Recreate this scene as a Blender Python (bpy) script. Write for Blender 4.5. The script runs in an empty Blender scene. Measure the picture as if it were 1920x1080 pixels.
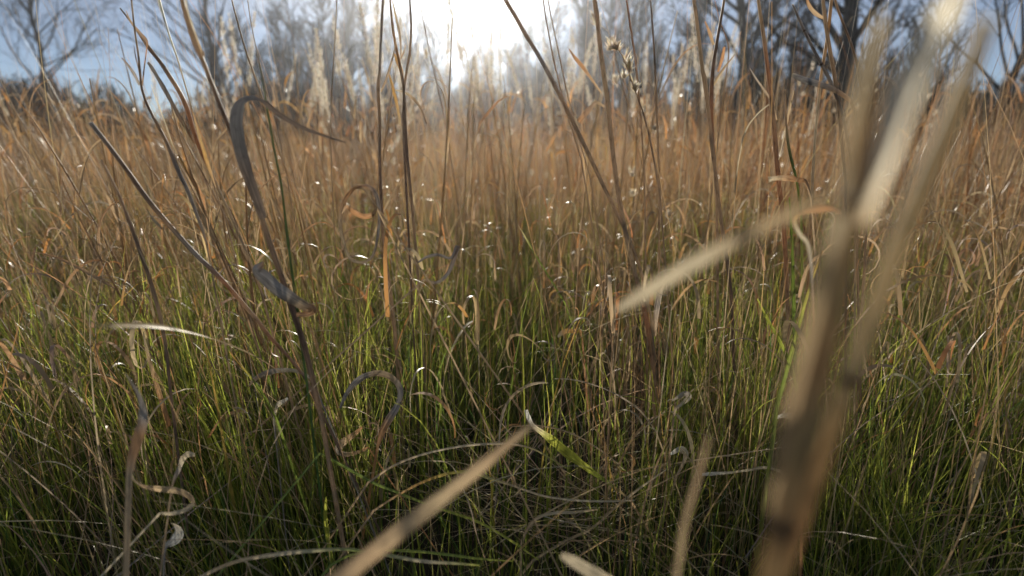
import bpy, math, random
import numpy as np
from mathutils import Vector

rng = np.random.default_rng(7)
random.seed(7)
scene = bpy.context.scene
R = math.radians

# ------------------------------------------------------------------ camera, sky, sun, exposure
F = 1080.0                     # focal length in pixels of a 1920 x 1080 picture
PITCH = R(15.0)
CAM = np.array([0.0, 0.0, 0.82])
cam_data = bpy.data.cameras.new('camera')
cam = bpy.data.objects.new('camera', cam_data)
scene.collection.objects.link(cam)
cam.location = CAM
cam.rotation_euler = (math.pi/2 - PITCH, 0, 0)
cam_data.sensor_width = 36
cam_data.lens = 36*F/1920
cam_data.clip_start = 0.02
cam_data.clip_end = 2000
cam_data.dof.use_dof = True
cam_data.dof.focus_distance = 1.1
cam_data.dof.aperture_fstop = 2.4
cam_data.dof.aperture_blades = 0
scene.camera = cam

CP, SP = math.cos(PITCH), math.sin(PITCH)
def ray(px, py):
    u, v = (px-960)/F, (540-py)/F
    return np.array([u, CP + v*SP, -SP + v*CP])
def at(px, py, Y):
    r = ray(px, py)
    return CAM + r*(Y/r[1])

SUN_PX = (868, -45)
sd = ray(*SUN_PX); sd = sd/np.linalg.norm(sd)
SUN_EL = math.asin(sd[2])
SUN_AZ = math.atan2(sd[0], sd[1])          # clockwise from +Y

world = bpy.data.worlds.new('World')
scene.world = world
world.use_nodes = True
nt = world.node_tree
nt.nodes.clear()
N = nt.nodes.new; L = nt.links.new
out = N('ShaderNodeOutputWorld'); bg = N('ShaderNodeBackground')
sky = N('ShaderNodeTexSky')
sky.sky_type = 'NISHITA'; sky.sun_disc = False
sky.sun_elevation = SUN_EL; sky.sun_rotation = SUN_AZ
sky.air_density = 0.55; sky.dust_density = 0.0; sky.ozone_density = 2.2; sky.altitude = 300
bg.inputs['Strength'].default_value = 0.05
# lens glare put into the sky as a glow round the sun; a few low clouds
tc = N('ShaderNodeTexCoord')
dot = N('ShaderNodeVectorMath'); dot.operation = 'DOT_PRODUCT'
nrm = N('ShaderNodeVectorMath'); nrm.operation = 'NORMALIZE'
L(tc.outputs['Generated'], nrm.inputs[0]); L(nrm.outputs[0], dot.inputs[0])
dot.inputs[1].default_value = tuple(sd)
clampn = N('ShaderNodeMath'); clampn.operation = 'MAXIMUM'; clampn.inputs[1].default_value = 0.0
L(dot.outputs['Value'], clampn.inputs[0])
total = None
for power, amp in ((1500, 60.0), (350, 6.0), (90, 1.5), (16, 0.4)):
    p = N('ShaderNodeMath'); p.operation = 'POWER'; p.inputs[1].default_value = power
    m = N('ShaderNodeMath'); m.operation = 'MULTIPLY'; m.inputs[1].default_value = amp
    L(clampn.outputs[0], p.inputs[0]); L(p.outputs[0], m.inputs[0])
    if total is None: total = m
    else:
        a = N('ShaderNodeMath'); a.operation = 'ADD'
        L(total.outputs[0], a.inputs[0]); L(m.outputs[0], a.inputs[1]); total = a
tint = N('ShaderNodeMix'); tint.data_type = 'RGBA'; tint.blend_type = 'MULTIPLY'; tint.inputs['Factor'].default_value = 1
glow = N('ShaderNodeCombineColor')
for i in range(3): L(total.outputs[0], glow.inputs[i])
L(glow.outputs[0], tint.inputs['A']); tint.inputs['B'].default_value = (1.0, 0.97, 0.90, 1)
mp = N('ShaderNodeMapping'); mp.inputs['Scale'].default_value = (5, 5, 16)
L(nrm.outputs[0], mp.inputs['Vector'])
cn = N('ShaderNodeTexNoise'); cn.inputs['Scale'].default_value = 1.3; cn.inputs['Detail'].default_value = 6
L(mp.outputs[0], cn.inputs['Vector'])
cr = N('ShaderNodeMapRange'); cr.inputs['From Min'].default_value = 0.52; cr.inputs['From Max'].default_value = 0.72
cr.inputs['To Min'].default_value = 0.30; cr.inputs['To Max'].default_value = 0.62
L(cn.outputs['Fac'], cr.inputs['Value'])
addc = N('ShaderNodeMix'); addc.data_type = 'RGBA'; addc.blend_type = 'ADD'; addc.inputs['Factor'].default_value = 1
L(sky.outputs[0], addc.inputs['A']); L(tint.outputs['Result'], addc.inputs['B'])
cm = N('ShaderNodeMix'); cm.data_type = 'RGBA'; cm.blend_type = 'MIX'
L(cr.outputs[0], cm.inputs['Factor']); L(addc.outputs['Result'], cm.inputs['A'])
cm.inputs['B'].default_value = (6.0, 6.5, 7.1, 1)
L(cm.outputs['Result'], bg.inputs['Color']); L(bg.outputs[0], out.inputs['Surface'])

sun_data = bpy.data.lights.new('sun', 'SUN')
sun_data.energy = 5.0; sun_data.angle = R(0.5); sun_data.color = (1.0, 0.93, 0.80)
sun = bpy.data.objects.new('sun', sun_data)
scene.collection.objects.link(sun)
sun.rotation_euler = Vector(sd).to_track_quat('Z', 'Y').to_euler()
sun.location = (0, 0, 30)

vs = scene.view_settings
vs.view_transform = 'Standard'; vs.look = 'None'; vs.gamma = 1.0; vs.exposure = 0.7; vs.use_curve_mapping = False
cy = scene.cycles
cy.max_bounces = 6; cy.diffuse_bounces = 3; cy.glossy_bounces = 2; cy.transmission_bounces = 4
cy.volume_bounces = 0; cy.caustics_reflective = False; cy.caustics_refractive = False
cy.sample_clamp_indirect = 4.0
cy.use_denoising = True

# ------------------------------------------------------------------ materials
def leaf_material(name, trans=0.45, rough=0.4, spec=0.5, streak=True, sat=0.82):
    m = bpy.data.materials.new(name); m.use_nodes = True
    t = m.node_tree; t.nodes.clear()
    n = t.nodes.new; l = t.links.new
    o = n('ShaderNodeOutputMaterial'); mix = n('ShaderNodeMixShader')
    pb = n('ShaderNodeBsdfPrincipled'); tr = n('ShaderNodeBsdfTranslucent')
    ca = n('ShaderNodeAttribute'); ca.attribute_name = 'tone'
    col = ca.outputs['Color']
    if streak:
        # fine veins and weather mottling that belong to the dry leaf itself
        m['veined'] = 1
        va = n('ShaderNodeAttribute'); va.attribute_name = 'vein'
        def field(scale, detail, lo, hi, f0=0.3, f1=0.7):
            mp_ = n('ShaderNodeMapping'); mp_.inputs['Scale'].default_value = scale
            l(va.outputs['Vector'], mp_.inputs['Vector'])
            nz = n('ShaderNodeTexNoise'); nz.inputs['Scale'].default_value = 1.0; nz.inputs['Detail'].default_value = detail
            l(mp_.outputs[0], nz.inputs['Vector'])
            mr = n('ShaderNodeMapRange'); mr.inputs['From Min'].default_value = f0; mr.inputs['From Max'].default_value = f1
            mr.inputs['To Min'].default_value = lo; mr.inputs['To Max'].default_value = hi
            l(nz.outputs['Fac'], mr.inputs['Value']); return mr.outputs[0]
        fine = field((7.0, 9.0, 1.0), 3, 0.5, 1.3)
        spot = field((1.2, 70.0, 1.0), 4, 0.6, 1.1, 0.3, 0.5)
        mu = n('ShaderNodeMath'); mu.operation = 'MULTIPLY'; l(fine, mu.inputs[0]); l(spot, mu.inputs[1])
        mx = n('ShaderNodeMix'); mx.data_type = 'RGBA'; mx.blend_type = 'MULTIPLY'; mx.inputs['Factor'].default_value = 1
        cc = n('ShaderNodeCombineColor')
        for i in range(3): l(mu.outputs[0], cc.inputs[i])
        l(col, mx.inputs['A']); l(cc.outputs[0], mx.inputs['B'])
        col = mx.outputs['Result']
    hs = n('ShaderNodeHueSaturation'); hs.inputs['Saturation'].default_value = sat; l(col, hs.inputs['Color'])
    l(col, pb.inputs['Base Color']); l(hs.outputs['Color'], tr.inputs['Color'])
    pb.inputs['Roughness'].default_value = rough
    pb.inputs['Specular IOR Level'].default_value = spec
    mix.inputs['Fac'].default_value = trans
    l(pb.outputs[0], mix.inputs[1]); l(tr.outputs[0], mix.inputs[2]); l(mix.outputs[0], o.inputs['Surface'])
    return m

def solid_material(name, rough=0.8, scale=6.0, lo=0.6, hi=1.3, spec=0.25):
    m = bpy.data.materials.new(name); m.use_nodes = True
    t = m.node_tree; n = t.nodes.new; l = t.links.new
    pb = t.nodes['Principled BSDF']
    ca = n('ShaderNodeAttribute'); ca.attribute_name = 'tone'
    tcx = n('ShaderNodeTexCoord')
    nz = n('ShaderNodeTexNoise'); nz.inputs['Scale'].default_value = scale; nz.inputs['Detail'].default_value = 5
    l(tcx.outputs['Object'], nz.inputs['Vector'])
    mr = n('ShaderNodeMapRange'); mr.inputs['From Min'].default_value = 0.3; mr.inputs['From Max'].default_value = 0.7
    mr.inputs['To Min'].default_value = lo; mr.inputs['To Max'].default_value = hi
    l(nz.outputs['Fac'], mr.inputs['Value'])
    cc = n('ShaderNodeCombineColor')
    for i in range(3): l(mr.outputs[0], cc.inputs[i])
    mx = n('ShaderNodeMix'); mx.data_type = 'RGBA'; mx.blend_type = 'MULTIPLY'; mx.inputs['Factor'].default_value = 1
    l(ca.outputs['Color'], mx.inputs['A']); l(cc.outputs[0], mx.inputs['B'])
    l(mx.outputs['Result'], pb.inputs['Base Color'])
    pb.inputs['Roughness'].default_value = rough
    pb.inputs['Specular IOR Level'].default_value = spec
    return m

M_GREEN = leaf_material('green_blade', 0.6, 0.36, 0.5, False, 0.95)
M_DRY = leaf_material('dry_blade', 0.42, 0.44, 0.4, False, 1.0)
M_LEAF = leaf_material('dry_leaf', 0.40, 0.42, 0.5, True, 0.9)
M_STEM = leaf_material('dry_stem', 0.55, 0.55, 0.22, True)
M_GLEAF = leaf_material('green_leaf', 0.55, 0.42, 0.4, True, 0.95)
M_BRIGHT = leaf_material('sunlit_pale_leaf', 0.68, 0.5, 0.2, True, 0.8)  # brighter copy of the dry leaf, for sunlight coming through it
M_DULL = leaf_material('shaded_weathered_leaf', 0.10, 0.45, 0.4, True)  # nearly opaque copy of the dry leaf, keeps grey faces dark as if shaded
M_CANE = leaf_material('cane_sheath', 0.46, 0.5, 0.2, True, 0.7)
M_FLUFF = leaf_material('seed_fluff', 0.72, 0.5, 0.4, False)
M_BARK = solid_material('bark', 0.9, 9, 0.6, 1.3, 0.1)
M_SOIL = solid_material('soil', 0.95, 14, 0.5, 1.4)

# base colours; DEEP also serves as shade at the grass bases
STRAW = (0.50, 0.36, 0.19); PALE = (0.60, 0.49, 0.31); RUST = (0.48, 0.23, 0.08); TAN = (0.48, 0.32, 0.165)
GREY = (0.32, 0.27, 0.22); BROWN = (0.27, 0.175, 0.105); GOLD = (0.52, 0.28, 0.06)
GREEN = (0.19, 0.25, 0.035); LIME = (0.40, 0.41, 0.05); DEEP = (0.05, 0.10, 0.02)
FLUFF = (0.80, 0.75, 0.64)

# ------------------------------------------------------------------ mesh helpers
class MB:
    def __init__(s): s.v=[]; s.f=[]; s.c=[]; s.u=[]; s.n=0
    def add(s, v, f, c, u=None):
        v = np.asarray(v, float).reshape(-1,3); f = np.asarray(f, np.int64).reshape(-1,4)
        c = np.asarray(c, float)
        if c.ndim == 1: c = np.tile(c, (len(v),1))
        s.u.append(np.zeros((len(v),3)) if u is None else np.asarray(u,float).reshape(-1,3)); s.v.append(v); s.f.append(f+s.n); s.c.append(c); s.n += len(v)
    def build(s, name, mat, parent=None, origin=None, smooth=True):
        v = np.concatenate(s.v); f = np.concatenate(s.f); c = np.concatenate(s.c)
        o0 = np.zeros(3) if origin is None else np.asarray(origin, float)
        v = v - o0
        me = bpy.data.meshes.new(name)
        me.vertices.add(len(v)); me.vertices.foreach_set('co', v.astype(np.float32).ravel())
        me.loops.add(f.size); me.loops.foreach_set('vertex_index', f.astype(np.int32).ravel())
        me.polygons.add(len(f))
        me.polygons.foreach_set('loop_start', (np.arange(len(f))*4).astype(np.int32))
        if smooth: me.polygons.foreach_set('use_smooth', np.ones(len(f), bool))
        at_ = me.attributes.new('tone', 'FLOAT_COLOR', 'POINT')
        cc = np.ones((len(v),4), np.float32); cc[:,:3] = c
        at_.data.foreach_set('color', cc.ravel())
        if mat.get('veined'):
            va = me.attributes.new('vein', 'FLOAT_VECTOR', 'POINT')
            va.data.foreach_set('vector', np.concatenate(s.u).astype(np.float32).ravel())
        me.update(calc_edges=True)
        me.materials.append(mat)
        o = bpy.data.objects.new(name, me)
        scene.collection.objects.link(o)
        if parent is not None: o.parent = parent
        else: o.location = o0
        return o

def smooth_path(pts, sub=6, extra=None):
    """Catmull-Rom through pts (n,k)."""
    p = np.asarray(pts, float)
    if len(p) < 3:
        t = np.linspace(0,1,sub*2+1)[:,None]
        return p[0]*(1-t)+p[-1]*t
    q = np.vstack([2*p[0]-p[1], p, 2*p[-1]-p[-2]])
    res = []
    for i in range(1, len(q)-2):
        t = np.linspace(0,1,sub,endpoint=False)[:,None]
        a,b,c,d = q[i-1],q[i],q[i+1],q[i+2]
        res.append(0.5*((2*b)+(-a+c)*t+(2*a-5*b+4*c-d)*t*t+(-a+3*b-3*c+d)*t**3))
    res.append(p[-1:])
    return np.vstack(res)

def tangents(p):
    t = np.gradient(p, axis=0)
    return t/np.maximum(np.linalg.norm(t,axis=1,keepdims=True),1e-9)

def tube(mb, p, r, col, sides=6):
    p = np.asarray(p,float); n = len(p)
    r = np.broadcast_to(np.asarray(r,float),(n,))
    t = tangents(p)
    ref = np.array([0.31,0.9,0.2]) if abs(t[0]@np.array([0.31,0.9,0.2]))<0.9 else np.array([1.,0,0])
    u = np.zeros((n,3)); u0 = np.cross(t[0],ref); u0/=np.linalg.norm(u0)
    for i in range(n):
        u0 = u0 - t[i]*(u0@t[i]); u0/=max(np.linalg.norm(u0),1e-9); u[i]=u0
    w = np.cross(t,u)
    a = np.arange(sides)*2*math.pi/sides
    v = p[:,None,:] + r[:,None,None]*(np.cos(a)[None,:,None]*u[:,None,:]+np.sin(a)[None,:,None]*w[:,None,:])
    i = np.arange(n-1)[:,None]*sides; j = np.arange(sides)[None,:]; k=(j+1)%sides
    f = np.stack([i+j,i+k,i+sides+k,i+sides+j],-1).reshape(-1,4)
    col = np.asarray(col,float)
    c = np.repeat(col,sides,0) if col.ndim==2 else col
    al = np.concatenate([[0],np.cumsum(np.linalg.norm(np.diff(p,axis=0),axis=1))])
    uu = np.stack([np.broadcast_to(np.abs(np.arange(sides)/sides*2-1)[None,:]*2,(n,sides)),np.broadcast_to(al[:,None],(n,sides)),np.full((n,sides),random.random()*50)],-1)
    mb.add(v.reshape(-1,3), f, c, uu)

def ribbon(mb, p, w, col, roll=0.0, fold=0.25, ref=None):
    """a blade along p; its face looks along -ref turned by roll about the path; fold gives the V of a real leaf."""
    p = np.asarray(p,float); n=len(p)
    w = np.broadcast_to(np.asarray(w,float),(n,)); roll = np.broadcast_to(np.asarray(roll,float),(n,))
    t = tangents(p)
    if ref is None: ref = np.array([0.0,1.0,-0.2])
    s = np.cross(t, ref); ln = np.linalg.norm(s,axis=1,keepdims=True)
    s = s/np.maximum(ln,1e-6)
    nn = np.cross(t,s)
    cr_, sr = np.cos(roll)[:,None], np.sin(roll)[:,None]
    S = s*cr_+nn*sr; NN = -s*sr+nn*cr_
    h = w[:,None]/2
    v = np.stack([p-S*h, p-S*h*0.5+NN*h*fold*0.8, p+NN*h*fold, p+S*h*0.5+NN*h*fold*0.8, p+S*h],1)
    i = np.arange(n-1)[:,None]*5; j=np.arange(4)[None,:]
    f = np.stack([i+j,i+j+1,i+5+j+1,i+5+j],-1).reshape(-1,4)
    col = np.asarray(col,float)
    if col.ndim==2:
        k = np.array([1.0,0.9,1.12,0.92,1.04])
        c = (col[:,None,:]*k[None,:,None]).reshape(-1,3)
    else: c = col
    al = np.concatenate([[0],np.cumsum(np.linalg.norm(np.diff(p,axis=0),axis=1))])
    uu = np.stack([np.broadcast_to(np.linspace(-1,1,5)[None,:],(n,5)),np.broadcast_to(al[:,None],(n,5)),np.full((n,5),random.random()*50)],-1)
    mb.add(v.reshape(-1,3), f, c, uu)

def grad(c0, c1, n, p=1.0):
    t = (np.linspace(0,1,n)**p)[:,None]
    return np.asarray(c0)*(1-t)+np.asarray(c1)*t

def blades(mb, base, az, lean, curv, cpow, length, width, c0, c1, S=5, tw=None, roll0=None, roll1=None, tipw=0.05, wpow=1.6):
    """many blades at once: all arguments are arrays over the blades."""
    n = len(base); t = np.linspace(0,1,S+1)[None,:]
    th = lean[:,None] + curv[:,None]*t**cpow[:,None]
    az_ = az[:,None] + (0 if tw is None else tw[:,None]*t)
    T = np.stack([np.sin(th)*np.cos(az_), np.sin(th)*np.sin(az_), np.cos(th)],-1)
    seg = (T[:,1:]+T[:,:-1])/2*(length/S)[:,None,None]
    P = np.concatenate([np.zeros((n,1,3)), np.cumsum(seg,1)],1)+base[:,None,:]
    side = np.stack([-np.sin(az_), np.cos(az_), np.zeros_like(az_)],-1)
    nor = np.cross(T, side)
    ro = (np.zeros(n) if roll0 is None else roll0)[:,None] + (0 if roll1 is None else roll1[:,None]*t)
    W = side*np.cos(ro)[...,None]+nor*np.sin(ro)[...,None]
    h = (width/2)[:,None]*np.maximum(1-t**wpow, tipw)
    v = np.stack([P-W*h[...,None], P+W*h[...,None]],2)        # n,S+1,2,3
    k = (S+1)*2
    b = np.arange(n)[:,None]*k; j = np.arange(S)[None,:]*2
    f = np.stack([b+j,b+j+1,b+j+3,b+j+2],-1).reshape(-1,4)
    c = c0[:,None,:]*(1-t[...,None])+c1[:,None,:]*t[...,None]
    c = np.repeat(c[:,:,None,:],2,2)
    mb.add(v.reshape(-1,3), f, c.reshape(-1,3))

def tag(o, label=None, cat=None, group=None, kind=None):
    if label: o['label']=label
    if cat: o['category']=cat
    if group: o['group']=group
    if kind or label: o['kind']=kind or 'thing'
    return o
def empty(name, loc):
    o = bpy.data.objects.new(name, None); scene.collection.objects.link(o)
    o.location = loc; o.empty_display_size = 0.1
    return o
def copy_tree(o, parent=None):
    c = o.copy(); scene.collection.objects.link(c)
    if parent is not None: c.parent = parent
    for ch in list(o.children): copy_tree(ch, c)
    return c

def pick(cols, n, jit=0.16):
    cols = np.asarray(cols); c = cols[rng.integers(0,len(cols),n)]
    return c*np.exp(rng.normal(0,jit,(n,1)))*np.exp(rng.normal(0,0.05,(n,3)))

# ------------------------------------------------------------------ ground
gx = np.concatenate([np.linspace(-400,-30,14), np.linspace(-25,25,70), np.linspace(30,400,14)])
gy = np.concatenate([np.linspace(-60,-4,6), np.linspace(-3,40,90), np.linspace(44,900,30)])
X, Y = np.meshgrid(gx, gy)
Z = 0.012*np.sin(X*3.1+Y*1.7)+0.015*np.sin(X*1.3-Y*2.3) - 0.02
mb = MB()
nx, ny = len(gx), len(gy)
i = (np.arange(ny-1)[:,None]*nx+np.arange(nx-1)[None,:])
mb.add(np.stack([X,Y,Z],-1), np.stack([i,i+1,i+nx+1,i+nx],-1), np.array([0.05,0.04,0.025]))
tag(mb.build('ground', M_SOIL), kind='structure')

# ------------------------------------------------------------------ the field of grass (nobody could count it)
def scatter(n, y0, y1, ypow=1.0, spread=0.86, pad=0.7):
    """points over the wedge of field ahead, density falling with distance by ypow (1 = even per row)."""
    u = rng.random(n)
    y = (y0**(2-ypow) + u*(y1**(2-ypow)-y0**(2-ypow)))**(1/(2-ypow)) if ypow != 2 else y0*(y1/y0)**u
    x = (rng.random(n)*2-1)*(spread*y+pad)
    return np.stack([x,y,np.zeros(n)-0.02],-1)
def clumped(n, y0, y1, ypow, per, sig):
    k = max(1,n//per)
    c = scatter(k, y0, y1, ypow)
    p = c[rng.integers(0,k,n)] + np.concatenate([rng.normal(0,1,(n,2)),np.zeros((n,1))],1)*(sig*(0.6+0.12*np.ones(n)))[:,None]
    return p
def keep_clear(p, rad=0.62):
    """no clump grows where the photographer crouches."""
    return p[(np.hypot(p[:,0],p[:,1])>rad)]
def patch(p, s=1.0, ph=0.0):
    return 0.5+0.25*np.sin(p[:,0]*1.7*s+ph+1.3*np.sin(p[:,1]*0.9*s))+0.25*np.sin(p[:,1]*2.1*s+ph*1.7+np.sin(p[:,0]*1.3*s))
def lean_az(p, n, bias=0.5):
    """on the left of the field the stems lean over to the left, elsewhere every way."""
    az = rng.random(n)*2*math.pi
    left = (p[:,0] < -0.25*p[:,1]) & (rng.random(n)<bias)
    az[left] = math.pi+rng.normal(0,0.6,left.sum())
    return az

def tussock(p):
    """dry grass stands in tussocks with thin places between"""
    return p[rng.random(len(p)) < 0.25+0.95*patch(p,1.6,0.7)]
def hollow(p, keep):
    """the thin place in the green just ahead, where old straw lies in a hollow"""
    d = ((p[:,0]-0.02)/0.30)**2+((p[:,1]-1.12)/0.36)**2
    return p[(d>1)|(rng.random(len(p))<keep)]
U = lambda n,a,b: a+(b-a)*rng.random(n)

# green undergrowth
mb = MB()
p = hollow(keep_clear(clumped(34000, 0.5, 4.5, 1.3, 30, 0.07)),0.3); n=len(p)
pt = patch(p,1.0)
h = U(n,0.16,0.50)*(0.75+0.5*pt)*np.clip((p[:,1]-0.35)/0.75,0.3,1)
c0 = pick([GREEN,DEEP,DEEP,DEEP],n,0.3); c1 = pick([GREEN,LIME,LIME,LIME,LIME,DEEP,(0.36,0.33,0.06),STRAW],n,0.3)*(1.15-0.45*np.exp(-((p[:,0]/p[:,1]-0.0)/0.22)**2))[:,None]  # shade coloured in: dark bases, tips dimmed mid-view and brightened at the sides
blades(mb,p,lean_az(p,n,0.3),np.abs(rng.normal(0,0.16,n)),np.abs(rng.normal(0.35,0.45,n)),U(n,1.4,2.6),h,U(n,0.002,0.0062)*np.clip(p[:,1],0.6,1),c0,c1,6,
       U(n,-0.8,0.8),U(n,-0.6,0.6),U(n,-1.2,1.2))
p = keep_clear(clumped(14000, 4.5, 11, 1.2, 20, 0.12)); n=len(p)
blades(mb,p,lean_az(p,n,0.3),np.abs(rng.normal(0,0.2,n)),np.abs(rng.normal(0.3,0.4,n)),U(n,1.4,2.4),U(n,0.2,0.45),U(n,0.004,0.008),
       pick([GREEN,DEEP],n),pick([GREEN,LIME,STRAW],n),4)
# a few long green blades
p = keep_clear(scatter(1100,0.85,4.0,1.2)); n=len(p)
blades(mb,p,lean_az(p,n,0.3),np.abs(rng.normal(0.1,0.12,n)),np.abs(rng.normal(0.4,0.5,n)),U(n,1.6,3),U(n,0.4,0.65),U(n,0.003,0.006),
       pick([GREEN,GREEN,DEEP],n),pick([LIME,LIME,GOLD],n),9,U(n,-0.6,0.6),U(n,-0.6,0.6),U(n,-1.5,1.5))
tag(mb.build('green_grass', M_GREEN), 'fresh green grass growing thickly between the dry stems', 'grass', kind='stuff')

# thatch of flattened straws
mb = MB()
p = keep_clear(hollow(scatter(3600,0.55,5.0,1.2),0.35),0.55); n=len(p); p[:,2] = U(n,0.0,0.12)
blades(mb,p,rng.random(n)*6.283,U(n,0.5,1.35),U(n,0.1,1.0),U(n,1,2),U(n,0.2,0.55),U(n,0.001,0.003),
       pick([STRAW,GREY,BROWN,PALE],n),pick([STRAW,PALE,TAN],n),7,U(n,-1.2,1.2),U(n,-1,1),U(n,-2,2))
p = keep_clear(scatter(500,0.85,4.0,1.1),0.8); n=len(p); p[:,2] = U(n,0.0,0.22)
blades(mb,p,rng.random(n)*6.283,U(n,0.35,1.0),U(n,0.3,1.5),U(n,1,2),U(n,0.25,0.6),U(n,0.0016,0.004),
       pick([STRAW,TAN,PALE],n),pick([STRAW,PALE,PALE],n),10,U(n,-0.8,0.8),U(n,-1,1),U(n,-2,2))
p = np.stack([rng.normal(0.14,0.16,90),rng.normal(1.04,0.16,90),U(90,0.0,0.14)],-1); n=len(p)
blades(mb,p,rng.random(n)*6.283,U(n,0.6,1.4),U(n,0.2,1.1),U(n,1,2),U(n,0.25,0.6),U(n,0.0016,0.004),
       pick([STRAW,TAN,GREY],n),pick([STRAW,PALE,LIME],n),10,U(n,-0.8,0.8),U(n,-1,1),U(n,-2,2))
n=110; p = np.stack([rng.normal(0.12,0.12,n),rng.normal(0.98,0.07,n),U(n,0.02,0.13)],-1)
blades(mb,p,rng.choice([0.3,3.3,0.0,2.9],n)+rng.normal(0,0.5,n),U(n,0.7,1.3),U(n,0.2,0.9),U(n,1,2),U(n,0.2,0.45),U(n,0.0014,0.0034),
       pick([STRAW,PALE],n),pick([PALE,STRAW,LIME],n),12,U(n,-0.7,0.7),U(n,-1,1),U(n,-1.5,1.5))
tag(mb.build('fallen_straw', M_DRY), 'tangled dry straws lying low among the green grass', 'straw', kind='stuff')

# dry grass: upright leaves and thin stems; thin near the camera, closing up with distance
mb = MB()
TANS = [STRAW,TAN,TAN,RUST,BROWN,GREY,TAN]
p = hollow(tussock(keep_clear(clumped(3000,0.75,3.2,0.9,16,0.06),0.75)),0.3); n=len(p)
blades(mb,p,lean_az(p,n,0.7),np.abs(rng.normal(0.1,0.16,n)),rng.normal(0.3,0.5,n),U(n,1.5,4),U(n,0.3,0.78),U(n,0.0014,0.0045),
       pick([TAN,BROWN,STRAW],n),pick(TANS,n),9,U(n,-0.8,0.8),U(n,-1,1),U(n,-2.5,2.5))
p = tussock(clumped(17000,2.7,9.0,0.8,20,0.08)); n=len(p)
blades(mb,p,lean_az(p,n,0.6),np.abs(rng.normal(0.08,0.15,n)),rng.normal(0.3,0.55,n),U(n,1.5,4),U(n,0.42,0.9)*(1+0.45*rng.random(n)**4),U(n,0.002,0.0058),
       pick([TAN,BROWN,STRAW,BROWN],n,0.35),pick(TANS+[BROWN,GOLD],n,0.35),6,U(n,-0.8,0.8),U(n,-1,1),U(n,-2.5,2.5))
p = clumped(16000,9.0,30.0,1.0,18,0.2); n=len(p)
blades(mb,p,lean_az(p,n,0.4),np.abs(rng.normal(0.08,0.15,n)),rng.normal(0.3,0.5,n),U(n,1.5,3),U(n,0.5,0.95)*(1+0.6*rng.random(n)**5),U(n,0.005,0.014),
       pick([TAN,BROWN,STRAW,BROWN],n,0.35),pick(TANS+[GOLD,RUST],n,0.35),4,None,U(n,-1,1),U(n,-2,2))
# taller tufts that break the top of the field, thickest on the right
p = clumped(12000,3.6,18.0,1.1,16,0.10); n=len(p)
p = p[rng.random(n) < 0.3+0.7*np.clip(0.45+p[:,0]/p[:,1]*0.9,0.1,1)*patch(p,1.1,1.9)*1.5]; n=len(p)
blades(mb,p,lean_az(p,n,0.4),np.abs(rng.normal(0.06,0.1,n)),rng.normal(0.25,0.5,n),U(n,2,5),U(n,0.66,0.98)*(1+0.75*np.clip(patch(p,3.3,0.4)*patch(p,1.4,2.2)*2-0.25,0,1)*rng.random(n)**0.5)*(1+0.10*np.clip(p[:,0]/p[:,1]*2,-1,1)),U(n,0.003,0.008)*np.clip(p[:,1]/6,0.8,1.8),
       pick([TAN,BROWN,RUST],n,0.3),pick([RUST,RUST,TAN,GOLD,BROWN,GREY],n,0.3),10,U(n,-0.8,0.8),U(n,-1,1),U(n,-2.5,2.5))
p = scatter(2600,3.2,14.0,1.0); n=len(p); p[:,2]=U(n,0.45,1.05)
blades(mb,p,rng.random(n)*6.283,U(n,0.1,0.8),U(n,0.6,3.0),U(n,1,2.5),U(n,0.12,0.32),U(n,0.007,0.016),
       pick([RUST,TAN,BROWN],n,0.3),pick([RUST,GOLD,TAN,GREY],n,0.3),9,U(n,-1,1),U(n,-0.8,0.8),U(n,-2,2),0.2,3)
# hair-thin stems
p = hollow(keep_clear(scatter(4600,0.8,7.0,0.8),0.8),0.2); n=len(p)
blades(mb,p,lean_az(p,n,0.8),np.abs(rng.normal(0.12,0.13,n))+0.2*(p[:,0]<-0.25*p[:,1])*rng.random(n),rng.normal(0.1,0.25,n),U(n,1,3),U(n,0.45,1.15),U(n,0.0014,0.0026),
       pick([STRAW,TAN,BROWN],n),pick([STRAW,RUST,TAN],n),7,None,U(n,-2,2),None,0.3)
g0 = rng; rng = np.random.default_rng(33)
p = clumped(2600,2.6,8.0,1.0,9,0.10); p = p[rng.random(len(p)) < 0.45+0.55*np.clip(0.4+p[:,0]/p[:,1],0,1)]; n=len(p)
blades(mb,p,lean_az(p,n,0.6),np.abs(rng.normal(0.06,0.09,n))+0.15*(p[:,0]<-0.25*p[:,1])*rng.random(n),rng.normal(0.15,0.4,n),U(n,2,5),0.85+0.65*rng.random(n)**1.6,U(n,0.0025,0.006),
       pick([TAN,BROWN,BROWN],n,0.3),pick([RUST,TAN,BROWN,GOLD,GREY],n,0.3),10,U(n,-0.8,0.8),U(n,-1,1),U(n,-2.5,2.5),0.1)
p = scatter(1100,1.5,6.0,0.9); n=len(p)
blades(mb,p,lean_az(p,n,0.8),np.abs(rng.normal(0.05,0.08,n))+0.22*(p[:,0]<-0.25*p[:,1])*rng.random(n),rng.normal(0.05,0.18,n),U(n,1,3),U(n,0.95,1.6),U(n,0.0016,0.0032),
       pick([TAN,BROWN,STRAW],n,0.25),pick([STRAW,TAN,TAN,RUST,PALE],n,0.25),9,None,U(n,-2,2),None,0.3)
rng = g0
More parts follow.
